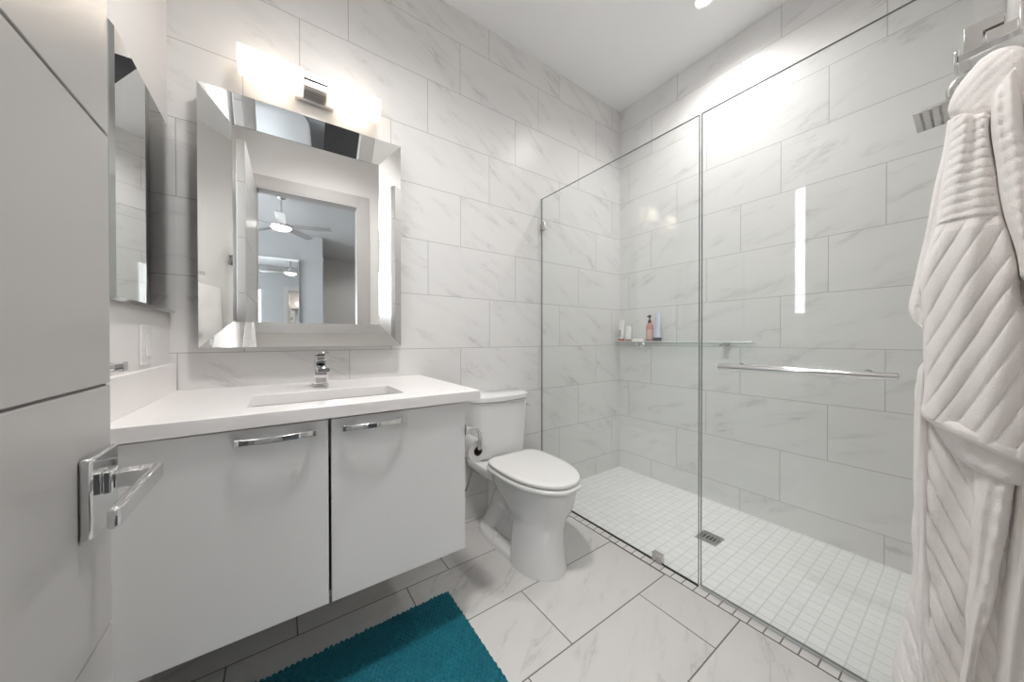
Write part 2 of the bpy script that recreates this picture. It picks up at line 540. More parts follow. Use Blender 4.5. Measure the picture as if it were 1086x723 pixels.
# ------------------------------------------------------------------ vanity
CZ = 0.915            # counter top
CF = -0.685           # counter front
VF = -0.668           # door faces
van = empty('vanity_cabinet', (-2.30, -0.33, 0.315))
tag(van, 'white floating vanity cabinet with two slab doors below the quartz counter', 'cabinet')
cb = MB()
cb.box(XL + 0.001, XL + 0.019, -0.645, -0.002, 0.318, 0.872).box(-1.863, -1.845, -0.645, -0.002, 0.318, 0.872)
cb.box(XL + 0.019, -1.863, -0.645, -0.002, 0.318, 0.336).box(XL + 0.019, -1.863, -0.020, -0.002, 0.336, 0.872)
cb.box(XL + 0.019, -1.863, -0.645, -0.600, 0.854, 0.872)
cb.build('body', M_carcass, van)
HZ = 0.842
for nm, xa, xb, h0, h1 in (('left', XL + 0.012, -2.3065, -2.520, -2.343), ('right', -2.2985, -1.846, -2.267, -2.090)):
    d = B(xa, xb, VF, -0.647, 0.312, 0.8715).build('cabinet_door', M_white, van, bevel=0.0012)
    h = MB()
    pts = []
    for i in range(17):
        t = i / 16
        x = h0 + (h1 - h0) * t
        pts.append((x, VF - 0.018 - 0.014 * math.sin(PI * t), HZ))
    h.tube(pts, 0, sq=(0.009, 0.016))
    h.box(h0 - 0.004, h0 + 0.012, VF - 0.024, VF, HZ - 0.009, HZ + 0.009)
    h.box(h1 - 0.012, h1 + 0.004, VF - 0.024, VF, HZ - 0.009, HZ + 0.009)
    h.build('bow_handle', M_chrome, d, bevel=0.0015)

# countertop with a rectangular cut-out
SX0, SX1, SY0, SY1 = -2.505, -2.045, -0.570, -0.325
ctx1 = -1.787
m = MB()
xs = [XL, SX0, SX1, ctx1]; ys = [CF, SY0, SY1, 0.0]
z0, z1 = CZ - 0.038, CZ
vid = {}
vs, fs = [], []
for k, z in enumerate((z0, z1)):
    for j, y in enumerate(ys):
        for i, x in enumerate(xs):
            vid[i, j, k] = len(vs); vs.append((x, y, z))
for j in range(3):
    for i in range(3):
        if i == 1 and j == 1: continue
        fs.append((vid[i, j, 1], vid[i + 1, j, 1], vid[i + 1, j + 1, 1], vid[i, j + 1, 1]))
        fs.append((vid[i, j, 0], vid[i, j + 1, 0], vid[i + 1, j + 1, 0], vid[i + 1, j, 0]))
for i in range(3):
    for j in (0, 3):
        fs.append((vid[i, j, 0], vid[i + 1, j, 0], vid[i + 1, j, 1], vid[i, j, 1]))
        fs.append((vid[j, i, 0], vid[j, i + 1, 0], vid[j, i + 1, 1], vid[j, i, 1]))
for a, b_ in (((1, 1), (2, 1)), ((2, 1), (2, 2)), ((2, 2), (1, 2)), ((1, 2), (1, 1))):
    fs.append((vid[a[0], a[1], 0], vid[b_[0], b_[1], 0], vid[b_[0], b_[1], 1], vid[a[0], a[1], 1]))
m.add(vs, fs)
ct = m.build('countertop', M_quartz, bevel=0.002)
tag(ct, 'white quartz countertop with upstand on top of the floating vanity', 'countertop')
B(XL, XL + 0.02, CF, 0.0, CZ, CZ + 0.107).build('side_splash', M_quartz, ct, bevel=0.002)

# undermount basin
scx, scy = (SX0 + SX1) / 2, (SY0 + SY1) / 2
hx, hy = (SX1 - SX0) / 2 + 0.004, (SY1 - SY0) / 2 + 0.004
rings = [superring(scx, scy, z, hx - i_, hy - i_, 48, 9) for z, i_ in ((z0 - 0.001, -0.02), (z0 - 0.145, -0.01))]
inn = [superring(scx, scy, z, hx - i_, hy - i_, 48, e) for z, i_, e in ((z0 - 0.001, 0.0, 9), (z0 - 0.05, 0.003, 8), (z0 - 0.10, 0.012, 6), (z0 - 0.122, 0.03, 5), (z0 - 0.130, 0.07, 4))]
m = MB().loft(list(reversed(rings)) + inn, True, True)
sk = m.build('sink', M_ceramic, smooth=60)
tag(sk, 'white rectangular undermount basin set into the quartz countertop', 'sink')
MB().lathe((scx, scy + 0.03, z0 - 0.130), [(0.0, 0.0), (0.024, 0.0), (0.026, 0.003), (0.018, 0.005), (0.0, 0.006)], cap=False).build('drain', M_chrome, sk)

# faucet
fx, fy = -2.283, -0.165
fc = empty('faucet', (fx, fy, CZ))
tag(fc, 'square chrome single lever faucet standing behind the basin', 'faucet')
B(fx - 0.029, fx + 0.029, fy - 0.029, fy + 0.029, CZ, CZ + 0.008).build('base', M_chrome, fc, bevel=0.002)
B(fx - 0.024, fx + 0.024, fy - 0.024, fy + 0.024, CZ + 0.008, CZ + 0.112).build('body', M_chrome, fc, bevel=0.003)
m = MB().loft([[(fx - 0.023, fy - 0.02, CZ + 0.075), (fx + 0.023, fy - 0.02, CZ + 0.075), (fx + 0.023, fy - 0.02, CZ + 0.108), (fx - 0.023, fy - 0.02, CZ + 0.108)],
               [(fx - 0.023, fy - 0.135, CZ + 0.066), (fx + 0.023, fy - 0.135, CZ + 0.066), (fx + 0.023, fy - 0.135, CZ + 0.086), (fx - 0.023, fy - 0.135, CZ + 0.086)]])
m.build('spout', M_chrome, fc, bevel=0.002)
m = B(fx - 0.018, fx + 0.018, fy - 0.018, fy + 0.018, CZ + 0.112, CZ + 0.122)
m.loft([[(fx - 0.024, fy + 0.024, CZ + 0.122), (fx + 0.024, fy + 0.024, CZ + 0.122), (fx + 0.024, fy + 0.024, CZ + 0.140), (fx - 0.024, fy + 0.024, CZ + 0.140)],
        [(fx - 0.024, fy - 0.080, CZ + 0.138), (fx + 0.024, fy - 0.080, CZ + 0.138), (fx + 0.024, fy - 0.080, CZ + 0.148), (fx - 0.024, fy - 0.080, CZ + 0.148)]])
m.build('lever', M_chrome, fc, bevel=0.002)

# ------------------------------------------------------------------ vanity mirror with four bevelled mirror strips
MX0, MX1, MZ0, MZ1 = -2.681, -1.911, 1.082, 2.108       # outer edge (proud)
IX0, IX1, IZ0, IZ1 = -2.583, -2.008, 1.188, 2.003       # inner field (set back)
YO, YI = -0.073, -0.026
vm = empty('vanity_mirror', ((MX0 + MX1) / 2, 0, MZ0))
tag(vm, 'large rectangular mirror with wide mirrored tray frame above the faucet', 'mirror')
B(IX0 + 0.0005, IX1 - 0.0005, YI, -0.004, IZ0 + 0.0005, IZ1 - 0.0005).build('mirror_glass', M_mirror, vm)
O = [(MX0, MZ0), (MX1, MZ0), (MX1, MZ1), (MX0, MZ1)]
I = [(IX0, IZ0), (IX1, IZ0), (IX1, IZ1), (IX0, IZ1)]
for k in range(4):
    a, b_ = k, (k + 1) % 4
    fr = [(O[a][0], YO, O[a][1]), (O[b_][0], YO, O[b_][1]), (I[b_][0], YI - 0.002, I[b_][1]), (I[a][0], YI - 0.002, I[a][1])]
    bk = [(O[a][0], YO + 0.012, O[a][1]), (O[b_][0], YO + 0.012, O[b_][1]), (I[b_][0], YI + 0.012, I[b_][1]), (I[a][0], YI + 0.012, I[a][1])]
    m = MB().add(fr + bk, [(0, 1, 2, 3)], 0)
    m.add(fr + bk, [(7, 6, 5, 4), (0, 4, 5, 1), (1, 5, 6, 2), (2, 6, 7, 3), (3, 7, 4, 0)], 1)
    m.build('frame_strip', [M_mirror, M_mirror_edge], vm, bevel=0.0015, seg=1)
m = MB()
e = 0.004
m.box(MX0 + e, MX0 + 0.03, YO + 0.014, 0, MZ0 + e, MZ1 - e).box(MX1 - 0.03, MX1 - e, YO + 0.014, 0, MZ0 + e, MZ1 - e)
m.box(MX0 + 0.03, MX1 - 0.03, YO + 0.014, 0, MZ0 + e, MZ0 + 0.03).box(MX0 + 0.03, MX1 - 0.03, YO + 0.014, 0, MZ1 - 0.03, MZ1 - e)
m.build('backing', M_backing, vm)

vm.rotation_euler.z = math.radians(-0.75)

# ------------------------------------------------------------------ vanity light
lx = -2.288
vl = empty('vanity_light', (lx, 0, 2.20))
tag(vl, 'two shade bath bar light with brushed nickel mount above the vanity mirror', 'wall light')
B(lx - 0.077, lx + 0.077, -0.028, 0.0, 2.205, 2.325).build('backplate', M_satin, vl, bevel=0.004)
m = B(lx - 0.052, lx + 0.052, -0.098, -0.028, 2.262, 2.292)
m.box(lx - 0.052, lx + 0.052, -0.092, -0.028, 2.233, 2.257)
m.box(lx - 0.052, lx + 0.052, -0.080, -0.028, 2.258, 2.261)
m.build('mount', M_satin, vl, bevel=0.002)
for xa, xb in ((lx - 0.272, lx - 0.047), (lx + 0.047, lx + 0.272)):
    rings = []
    for x in (xa, xb):
        ring = []
        for k in range(17):               # softly curved open-backed channel of frosted glass
            t = -1 + 2 * k / 16
            ring.append((x, -0.108 + 0.012 * t * t, 2.252 + 0.047 * t))
        for t_, y in ((1, -0.040), (-1, -0.040)):
            ring.append((x, y, 2.252 + 0.047 * t_))
        rings.append(ring)
    shd = MB().loft(rings).build('shade', M_shade, vl)
    xc = (xa + xb) / 2
    MB().lathe((xc, -0.072, 2.252), [(0.010, -0.062), (0.014, -0.058), (0.014, 0.058), (0.010, 0.062)], n=16, axis='x').build('bulb', M_bulb, shd)

# ------------------------------------------------------------------ medicine cabinet on the left wall
mc = empty('medicine_cabinet', (XL, -0.30, 1.20))
tag(mc, 'mirrored medicine cabinet on the left wall above the white light switch', 'medicine cabinet')
XM = -2.750
m = MB()
m.add([(XM, -0.588, 1.222), (XM, -0.030, 1.222), (XM, -0.030, 1.876), (XM, -0.588, 1.876)], [(0, 1, 2, 3)], 0)
fr = [(XM, -0.588, 1.222), (XM, -0.030, 1.222), (XM, -0.030, 1.876), (XM, -0.588, 1.876)]
bo = [(XM - 0.007, -0.598, 1.212), (XM - 0.007, -0.018, 1.212), (XM - 0.007, -0.018, 1.882), (XM - 0.007, -0.598, 1.882)]
for k in range(4):
    a, b_ = k, (k + 1) % 4
    m.add([fr[a], fr[b_], bo[b_], bo[a]], [(0, 3, 2, 1)], 1)
b2 = [(x - 0.004, y, z) for x, y, z in bo]
for k in range(4):
    a, b_ = k, (k + 1) % 4
    m.add([bo[a], bo[b_], b2[b_], b2[a]], [(0, 3, 2, 1)], 1)
m.add(b2, [(3, 2, 1, 0)], 1)
m.build('mirror_door', [M_mirror, plain('bevel_mirror', (0.45, 0.46, 0.45), 0.08, 1.0)], mc)
B(XL, XM - 0.0115, -0.575, -0.03, 1.225, 1.868).build('body', M_backing, mc)

# light switch
sw = empty('light_switch', (XL, -0.289, 1.034))
tag(sw, 'white rocker light switch on the left wall above the side splash', 'light switch')
B(XL, XL + 0.007, -0.335, -0.243, 1.034, 1.160).build('wall_plate', M_plastic, sw, bevel=0.002)
m = MB().loft([[(XL + 0.007, -0.306, z), (XL + 0.007, -0.272, z), (XL + x, -0.272, z), (XL + x, -0.306, z)] for z, x in ((1.062, 0.013), (1.097, 0.009), (1.132, 0.010))])
m.build('rocker', M_plastic, sw, bevel=0.001)

# towel bar below the window, behind the door
tb = empty('towel_bar', (XL, -0.85, 1.03))
tag(tb, 'chrome towel bar on the left wall between the side splash and the open door', 'towel bar')
for y in (-0.635, -1.30):
    m = B(XL, XL + 0.010, y - 0.024, y + 0.024, 1.026, 1.074)
    m.box(XL + 0.010, XL + 0.052, y - 0.012, y + 0.012, 1.038, 1.062)
    m.build('mount', M_chrome, tb, bevel=0.002)
MB().tube([(XL + 0.038, -1.30, 1.05), (XL + 0.038, -0.635, 1.05)], 0.007).build('bar', M_chrome, tb)

# ------------------------------------------------------------------ toilet
TX = -1.345
to = empty('toilet', (TX, -0.38, 0))
tag(to, 'white two piece elongated toilet with closed lid beside the vanity', 'toilet')


def egg(z, yf, yb, hw, n=44, e=2.3, cx=TX):
    """egg outline: pointed front at yf, blunter back at yb"""
    ym = yb - (yb - yf) * 0.42
    r = []
    for k in range(n):
        a = 2 * PI * k / n; c, s_ = math.cos(a), math.sin(a)
        if s_ < 0:
            r.append((cx + hw * math.copysign(abs(c) ** (2 / 2.1), c), ym + (ym - yf) * -abs(s_) ** (2 / 2.0), z))
        else:
            r.append((cx + hw * math.copysign(abs(c) ** (2 / e), c), ym + (yb - ym) * abs(s_) ** (2 / e), z))
    return r


bcx = TX - 0.022
m = MB()
# column and bowl, one smooth loft
m.loft([egg(0.0, -0.690, -0.380, 0.130, cx=bcx), egg(0.012, -0.690, -0.380, 0.130, cx=bcx), egg(0.05, -0.684, -0.385, 0.124, cx=bcx), egg(0.13, -0.676, -0.39, 0.117, cx=bcx),
        egg(0.20, -0.674, -0.39, 0.116, cx=bcx + 0.004), egg(0.245, -0.680, -0.36, 0.122, cx=TX - 0.012), egg(0.275, -0.694, -0.32, 0.138, cx=TX - 0.006),
        egg(0.305, -0.708, -0.27, 0.153, cx=TX), egg(0.335, -0.718, -0.22, 0.164), egg(0.365, -0.724, -0.20, 0.170),
        egg(0.395, -0.727, -0.20, 0.172), egg(0.405, -0.725, -0.20, 0.170), egg(0.410, -0.720, -0.205, 0.165)])
# foot along the floor
m.loft([egg(z, -0.670, -0.06, hw, cx=bcx, e=3) for z, hw in ((0.0, 0.130), (0.022, 0.128), (0.032, 0.118))])
# rear deck under the tank
m.loft([superring(TX, -0.165, z, hx_, hy_, 36, 5) for z, hx_, hy_ in ((0.335, 0.10, 0.13), (0.350, 0.165, 0.150), (0.372, 0.178, 0.155), (0.405, 0.180, 0.157), (0.410, 0.176, 0.154))])
# web and trapway
m.loft([superring(bcx, -0.245, z, hx_, hy_, 24, 4) for z, hx_, hy_ in ((0.02, 0.055, 0.165), (0.15, 0.045, 0.17), (0.34, 0.05, 0.16))])
tp = []
for i in range(25):
    t = i / 24
    if t < 0.45:
        a = PI * (1 - t / 0.45)
        tp.append((bcx, -0.305 + 0.095 * math.cos(a) - 0.02, 0.165 + 0.085 * math.sin(a)))
    else:
        q = (t - 0.45) / 0.55
        tp.append((bcx, -0.230 + 0.10 * q - 0.0 * q, 0.165 - 0.15 * q))
m.tube(tp, [0.078] * len(tp), n=20)
bowl = m.build('bowl', M_ceramic, to, smooth=50)
for s_ in (-1, 1):
    MB().lathe((bcx + s_ * 0.098, -0.285, 0.030), [(0.016, 0), (0.016, 0.016), (0.012, 0.026), (0.0, 0.030)], n=18).build('bolt_cap', M_plastic, to)


def seat_rings(z0_, z1_, yf, yb, hw, r):
    return [egg(z0_, yf + r, yb - r, hw - r, e=5), egg(z0_ + r * 0.5, yf + 0.15 * r, yb - 0.15 * r, hw - 0.15 * r, e=5), egg((z0_ + z1_) / 2, yf, yb, hw, e=5),
            egg(z1_ - r * 0.5, yf + 0.15 * r, yb - 0.15 * r, hw - 0.15 * r, e=5), egg(z1_, yf + r, yb - r, hw - r, e=5)]


MB().loft(seat_rings(0.411, 0.432, -0.752, -0.238, 0.188, 0.006)).build('seat', M_plastic, to, smooth=60)
rr = seat_rings(0.4375, 0.456, -0.743, -0.242, 0.181, 0.005)
rr.append(egg(0.4585, -0.70, -0.28, 0.150, e=5))
MB().loft(rr).build('lid', M_plastic, to, smooth=60)
MB().tube([(TX - 0.10, -0.232, 0.436), (TX + 0.10, -0.232, 0.436)], 0.011).build('hinge', M_plastic, to)


def tank_ring(z, hw, yb, yfront, bulge, inset=0.0):
    r = []
    n = 20
    for k in range(n + 1):                    # front, left to right
        t = -1 + 2 * k / n
        xx = TX + (hw - inset) * math.copysign(abs(t) ** 0.9, t)
        yy = yfront + inset - bulge * (1 - abs(t) ** 2.2) + 0.03 * max(0, abs(t) - 0.86) / 0.14
        r.append((xx, yy, z))
    r.append((TX + hw - inset, yb - inset, z)); r.append((TX - hw + inset, yb - inset, z))
    return r


MB().loft([tank_ring(0.412, 0.175, -0.02, -0.155, 0.030, 0.012), tank_ring(0.425, 0.180, -0.018, -0.160, 0.033), tank_ring(0.60, 0.196, -0.015, -0.165, 0.037),
           tank_ring(0.748, 0.203, -0.012, -0.168, 0.04)]).build('tank', M_ceramic, to, smooth=50, bevel=0.006)
MB().loft([tank_ring(0.750, 0.205, -0.008, -0.172, 0.042, 0.004), tank_ring(0.756, 0.209, -0.006, -0.176, 0.043), tank_ring(0.779, 0.209, -0.006, -0.176, 0.043),
           tank_ring(0.787, 0.203, -0.012, -0.170, 0.042, 0.004)]).build('tank_lid', M_ceramic, to, smooth=50)
m = MB().tube([(TX + 0.196, -0.135, 0.70), (TX + 0.206, -0.135, 0.70)], 0.010)
m.tube([(TX + 0.206, -0.130, 0.70), (TX + 0.206, -0.170, 0.694)], 0.005)
m.build('flush_lever', M_chrome, to)
m = MB().tube([(TX - 0.15, -0.09, 0.412), (TX - 0.15, -0.09, 0.37), (TX - 0.155, -0.05, 0.28), (TX - 0.16, -0.02, 0.2), (TX - 0.16, 0.0, 0.19)], 0.006)
m.lathe((TX - 0.15, -0.09, 0.395), [(0.014, 0), (0.014, 0.018)], n=12)
m.build('supply_hose', M_steel, to)

# toilet paper holder on the vanity's side, with its roll
hx_, hy_, hz_ = -1.845, -0.560, 0.735
th = empty('toilet_paper_holder', (hx_, hy_, hz_))
tag(th, 'chrome hooked toilet paper holder on the side of the vanity', 'toilet paper holder')
MB().lathe((hx_, -0.560, hz_ + 0.03), [(0.022, 0), (0.022, 0.008), (0.014, 0.012)], n=20, axis='x').build('rosette', M_chrome, th)
RX, RY, RZ = -1.776, -0.595, 0.664
pts = [(hx_ + 0.01, -0.560, hz_ + 0.03), (hx_ + 0.035, -0.560, hz_ + 0.030), (hx_ + 0.055, -0.560, hz_ + 0.022), (hx_ + 0.066, -0.562, hz_ + 0.004),
       (hx_ + 0.070, -0.562, hz_ - 0.03), (hx_ + 0.069, -0.564, RZ + 0.012), (RX, -0.560, RZ + 0.010)]
pts2 = [(RX, y, RZ + 0.010) for y in (-0.585, -0.61, -0.65)]
MB().tube([(hx_ + 0.008, -0.66, hz_ + 0.03)] + [(x, -0.66, z) for x, _, z in pts[1:6]] + [(RX, -0.655, RZ + 0.011), (RX, -0.60, RZ + 0.010), (RX, -0.53, RZ + 0.010)], 0.0075, n=12).build('arm', M_chrome, th)
bpy.data.objects.remove([c for c in th.children if c.name.startswith('rosette')][0])
MB().lathe((hx_, -0.66, hz_ + 0.03), [(0.022, 0), (0.022, 0.008), (0.012, 0.012)], n=20, axis='x').build('rosette', M_chrome, th)
tr = empty('toilet_paper_roll', (RX, RY, RZ - 0.05))
tag(tr, 'white toilet paper roll hanging beside the vanity near the toilet tank', 'toilet paper')
m = MB()
prof = [(0.0195, -0.05), (0.042, -0.05), (0.043, -0.048), (0.043, 0.048), (0.042, 0.05), (0.0195, 0.05), (0.0195, -0.05)]
m.lathe((RX, RY, RZ), prof, n=36, axis='y', cap=False)
m.build('paper', M_paper, tr)
MB().lathe((RX, RY, RZ), [(0.0175, -0.0505), (0.0192, -0.0505), (0.0192, 0.0505), (0.0175, 0.0505), (0.0175, -0.0505)], n=30, axis='y', cap=False).build('core', M_card, tr)

# ------------------------------------------------------------------ bath mat
bx0, bx1, by0, by1 = -2.66, -1.826, -1.00, -0.467
nx, ny = 348, 222
cell_h = {}
vs, fs = [], []
for j in range(ny + 1):
    for i in range(nx + 1):
        x = bx0 + (bx1 - bx0) * i / nx; y = by0 + (by1 - by0) * j / ny
        ed = min(i, nx - i, j, ny - j)
        e_ = min(1.0, ed / 5.0)
        rw = y / 0.0135 + 0.35 * math.sin(6 * x)            # staggered rows of chenille tufts
        ri = math.floor(rw)
        cu = x / 0.0165 + 0.5 * (ri % 2) + 0.4 * math.sin(5 * y)
        ci = math.floor(cu)
        hh = cell_h.setdefault((ri, ci), random.uniform(0.55, 1.15))
        b_ = hh * (max(0, math.sin(PI * (rw - ri))) * max(0, math.sin(PI * (cu - ci)))) ** 0.6
        z = 0.003 + math.sqrt(max(0, 1 - (1 - e_) ** 2)) * (0.006 + 0.014 * b_ + 0.0010 * random.random()) if ed else 0.001
        vs.append((x + random.uniform(-1, 1) * 0.0006, y + random.uniform(-1, 1) * 0.0006, z))
for j in range(ny):
    for i in range(nx):
        a = j * (nx + 1) + i
        fs.append((a, a + 1, a + nx + 2, a + nx + 1))
m = MB().add(vs, fs)
m.box(bx0 + 0.004, bx1 - 0.004, by0 + 0.004, by1 - 0.004, 0.0, 0.003)
bmat = m.build('bath_mat', M_teal, smooth=180)
tag(bmat, 'teal chenille bath mat on the marble tile floor in front of the vanity', 'bath mat')

# ------------------------------------------------------------------ shower glass
XG = -0.893
G2 = 0.005


def pane(name, y0, y1, z0, z1):
    m = MB()
    x0, x1 = XG - G2, XG + G2
    m.add([(x0, y0, z0), (x0, y1, z0), (x0, y1, z1), (x0, y0, z1)], [(0, 1, 2, 3)], 0)
    m.add([(x1, y0, z0), (x1, y1, z0), (x1, y1, z1), (x1, y0, z1)], [(3, 2, 1, 0)], 0)
    m.add([(x0, y0, z0), (x0, y1, z0), (x0, y1, z1), (x0, y0, z1), (x1, y0, z0), (x1, y1, z0), (x1, y1, z1), (x1, y0, z1)],
          [(0, 4, 5, 1), (1, 5, 6, 2), (2, 6, 7, 3), (3, 7, 4, 0)], 1)
    return m


fp = empty('shower_screen', (XG, -0.54, 0.004))
tag(fp, 'fixed clear glass shower panel standing between the toilet and the shower', 'glass panel')
pane('p', -1.083, -0.003, 0.006, 2.111).build('glass', [M_glass, M_glass_edge], fp)
B(XG - 0.006, XG + 0.006, -1.083, -0.003, 0.003, 0.006).build('sill_seal', M_black, fp)
for nm, a in (('w', (XG - 0.013, XG + 0.013, -0.046, 0.0, 1.885, 1.935)), ('f', (XG - 0.013, XG + 0.013, -0.915, -0.865, 0.003, 0.050))):
    B(*a).build('clamp', M_satin, fp, bevel=0.002)
sd = empty('shower_door', (XG, -1.42, 0.012))
tag(sd, 'frameless clear glass shower door with chrome towel bar handle', 'shower door')
pane('d', -1.790, -1.0945, 0.014, 2.111).build('glass', [M_glass, M_glass_edge], sd)
m = MB().box(XG - 0.006, XG + 0.006, -1.790, -1.0945, 0.004, 0.016)
m.build('bottom_sweep', M_seal, sd)
m = MB()
m.box(XG - 0.004, XG + 0.004, -1.0943, -1.0890, 0.014, 2.109)
m.build('edge_seal', M_seal, sd)
# towel bar with rounded ends
BZ, bxx = 1.002, XG - 0.062
m = MB().tube([(bxx, -1.672, BZ), (bxx, -1.668, BZ), (bxx, -1.19, BZ), (bxx, -1.186, BZ)], [0.004, 0.0125, 0.0125, 0.004], n=20)
m.build('handle_bar', M_chrome, sd)
for y in (-1.245, -1.60):
    MB().tube([(XG - G2, y, BZ), (bxx + 0.006, y, BZ)], [0.011, 0.008], n=16).build('handle_post', M_chrome, sd)
# inner bar end discs
for y in (-1.245, -1.60):
    MB().tube([(XG + G2, y, BZ), (XG + G2 + 0.008, y, BZ)], 0.013, n=16).build('post_washer', M_chrome, sd)
for z in (1.900, 0.26):
    h = MB()
    # clamp plates either side of the glass, notched for the pivot leaf
    out = [(-1.776, -0.052), (-1.838, -0.052), (-1.838, -0.024), (-1.806, -0.024), (-1.806, 0.024), (-1.838, 0.024), (-1.838, 0.052), (-1.776, 0.052)]
    for s_ in (-1, 1):
        xa, xb = XG + s_ * 0.005, XG + s_ * 0.018
        h.loft([[(xa, y, z + q) for y, q in out], [(xb, y, z + q) for y, q in out]])
    hg = h.build('hinge', M_satin, sd, bevel=0.0012, seg=1)
    q = MB().box(XG - 0.013, XG + 0.013, -1.858, -1.809, z - 0.021, z + 0.021)
    q.box(XG - 0.032, XG + 0.032, YF, -1.857, z - 0.050, z + 0.050)
    q.build('wall_leaf', M_satin, hg, bevel=0.0015)

# floor drain
dc = empty('shower_drain', (-0.468, -0.943, 0))
tag(dc, 'square steel drain grate in the white mosaic shower floor', 'drain')
a_, w_ = 0.055, 0.009
m = MB()
for s_ in (-1, 1):
    m.box(-0.468 + s_ * a_ - w_ * 0.5 * (1 + s_), -0.468 + s_ * a_ + w_ * 0.5 * (1 - s_), -0.943 - a_, -0.943 + a_, 0.0, 0.003)
    m.box(-0.468 - a_ + w_, -0.468 + a_ - w_, -0.943 + s_ * a_ - w_ * 0.5 * (1 + s_), -0.943 + s_ * a_ + w_ * 0.5 * (1 - s_), 0.0, 0.003)
m.build('frame', M_steel, dc)
m = MB()
for k in range(5):
    y = -0.943 - 0.036 + k * 0.018
    m.box(-0.468 - a_ + w_, -0.468 + a_ - w_, y - 0.005, y + 0.005, 0.0006, 0.0028)
m.box(-0.468 - a_ + w_, -0.468 - 0.022, -0.943 - a_ + w_, -0.943 + a_ - w_, 0.0005, 0.0027)
m.box(-0.468 + 0.022, -0.468 + a_ - w_, -0.943 - a_ + w_, -0.943 + a_ - w_, 0.0005, 0.0027)
m.build('grate', M_steel, dc)
B(-0.468 - a_ + w_, -0.468 + a_ - w_, -0.943 - a_ + w_, -0.943 + a_ - w_, 0.0001, 0.0005).build('sump_shade', M_dark, dc)  # flat dark sheet stands in for the shade below the grate

# shower head on the far side wall
sh = empty('rain_shower', (-0.42, YF, 1.99))
tag(sh, 'flat square rain shower head on an arm near the white robe', 'shower head')
c = Vector((-0.40, -1.742, 1.955))
R = Matrix.Rotation(math.radians(-3), 3, 'X') @ Matrix.Rotation(math.radians(2), 3, 'Y')
vs = [c + R @ Vector((x, y, z)) for z in (-0.006, 0.006) for y in (-0.085, 0.085) for x in (-0.085, 0.085)]
m = MB().add(vs, [(0, 2, 3, 1), (4, 5, 7, 6), (0, 1, 5, 4), (2, 6, 7, 3), (0, 4, 6, 2), (1, 3, 7, 5)])
m.build('head', M_satin, sh, bevel=0.003)
m = MB()
for i in range(7):
    for j in range(7):
        p = c + R @ Vector((-0.066 + 0.022 * i, -0.066 + 0.022 * j, -0.0085))
        m.lathe(p, [(0.004, 0.003), (0.0035, -0.002), (0.0, -0.002)], n=8)
m.build('nozzles', M_steel, sh)
MB().tube([(-0.42, YF, 2.07), (-0.42, YF + 0.05, 2.07), (-0.42, -1.755, 2.05), (-0.42, -1.738, 2.02), tuple(c)], 0.010, n=12).build('arm', M_satin, sh)
MB().lathe((-0.42, YF, 2.07), [(0.03, 0.0), (0.03, 0.006), (0.014, 0.012)], axis='y', n=24).build('flange', M_satin, sh)

# shelf with bottles
SZ = 1.090
sf = empty('shower_shelf', (-0.05, -0.51, SZ - 0.03))
tag(sf, 'clear glass shelf on two chrome brackets along the shower wall', 'shelf')
B(-0.105, -0.004, -1.005, -0.018, SZ - 0.008, SZ).build('glass_shelf', M_clear, sf, bevel=0.0015)
m = MB().tube([(-0.105, -0.018, SZ + 0.003), (-0.105, -1.006, SZ + 0.003)], 0.0045)
m.lathe((-0.105, -1.006, SZ + 0.003), [(0.007, -0.012), (0.007, 0.012)], axis='y', n=14)
m.build('front_rail', plain('pale_metal', (0.80, 0.81, 0.81), 0.35, 0.6), sf)
for y in (-0.225, -0.845):
    m = B(-0.012, 0.0, y - 0.022, y + 0.022, SZ - 0.042, SZ + 0.006)
    m.box(-0.09, -0.010, y - 0.012, y + 0.012, SZ - 0.026, SZ - 0.0085)
    m.build('bracket', M_chrome, sf, bevel=0.002)
# tube box
t = empty('tall_tube', (-0.05, -0.054, SZ))
tag(t, 'tall white tube with red cap at the corner end of the glass shelf', 'tube', 'toiletries on the shower shelf')
rg = []
for z, wx, wy in ((0.024, 0.020, 0.025), (0.06, 0.020, 0.0265), (0.12, 0.014, 0.028), (0.170, 0.004, 0.0295), (0.186, 0.0018, 0.0295)):
    rg.append(superring(-0.05, -0.054, SZ + z, wx, wy, 24, 3))
MB().loft(rg).build('body', M_plastic, t)
MB().loft([superring(-0.05, -0.054, SZ + z, a, b_, 24, 3) for z, a, b_ in ((0, 0.019, 0.024), (0.022, 0.0195, 0.0245), (0.024, 0.018, 0.023))]).build('cap', M_red, t)
m = MB()
m.box(-0.0715, -0.0708, -0.062, -0.046, SZ + 0.040, SZ + 0.10)
m.build('label_stripe', M_grey_ink, t)
# short jar
t = empty('short_bottle', (-0.052, -0.124, SZ))
tag(t, 'short white cylindrical bottle with red base between the tall tube and the soap', 'bottle', 'toiletries on the shower shelf')
MB().lathe((-0.052, -0.124, SZ), [(0.0245, 0.020), (0.025, 0.025), (0.025, 0.115), (0.022, 0.128), (0.012, 0.133)]).build('body', M_plastic, t)
MB().lathe((-0.052, -0.124, SZ), [(0.023, 0.0), (0.0245, 0.003), (0.0245, 0.019)]).build('base', M_red, t)
# soap
t = MB().loft([superring(-0.052, -0.215, SZ + z, a, b_, 32, 3.2) for z, a, b_ in ((0.0, 0.024, 0.046), (0.006, 0.028, 0.050), (0.014, 0.028, 0.050), (0.021, 0.024, 0.046), (0.023, 0.018, 0.04))]).build('soap_bar', M_bar_soap, smooth=60)
tag(t, 'flat white bar of soap lying on the glass shelf between the bottles', 'soap', 'toiletries on the shower shelf')
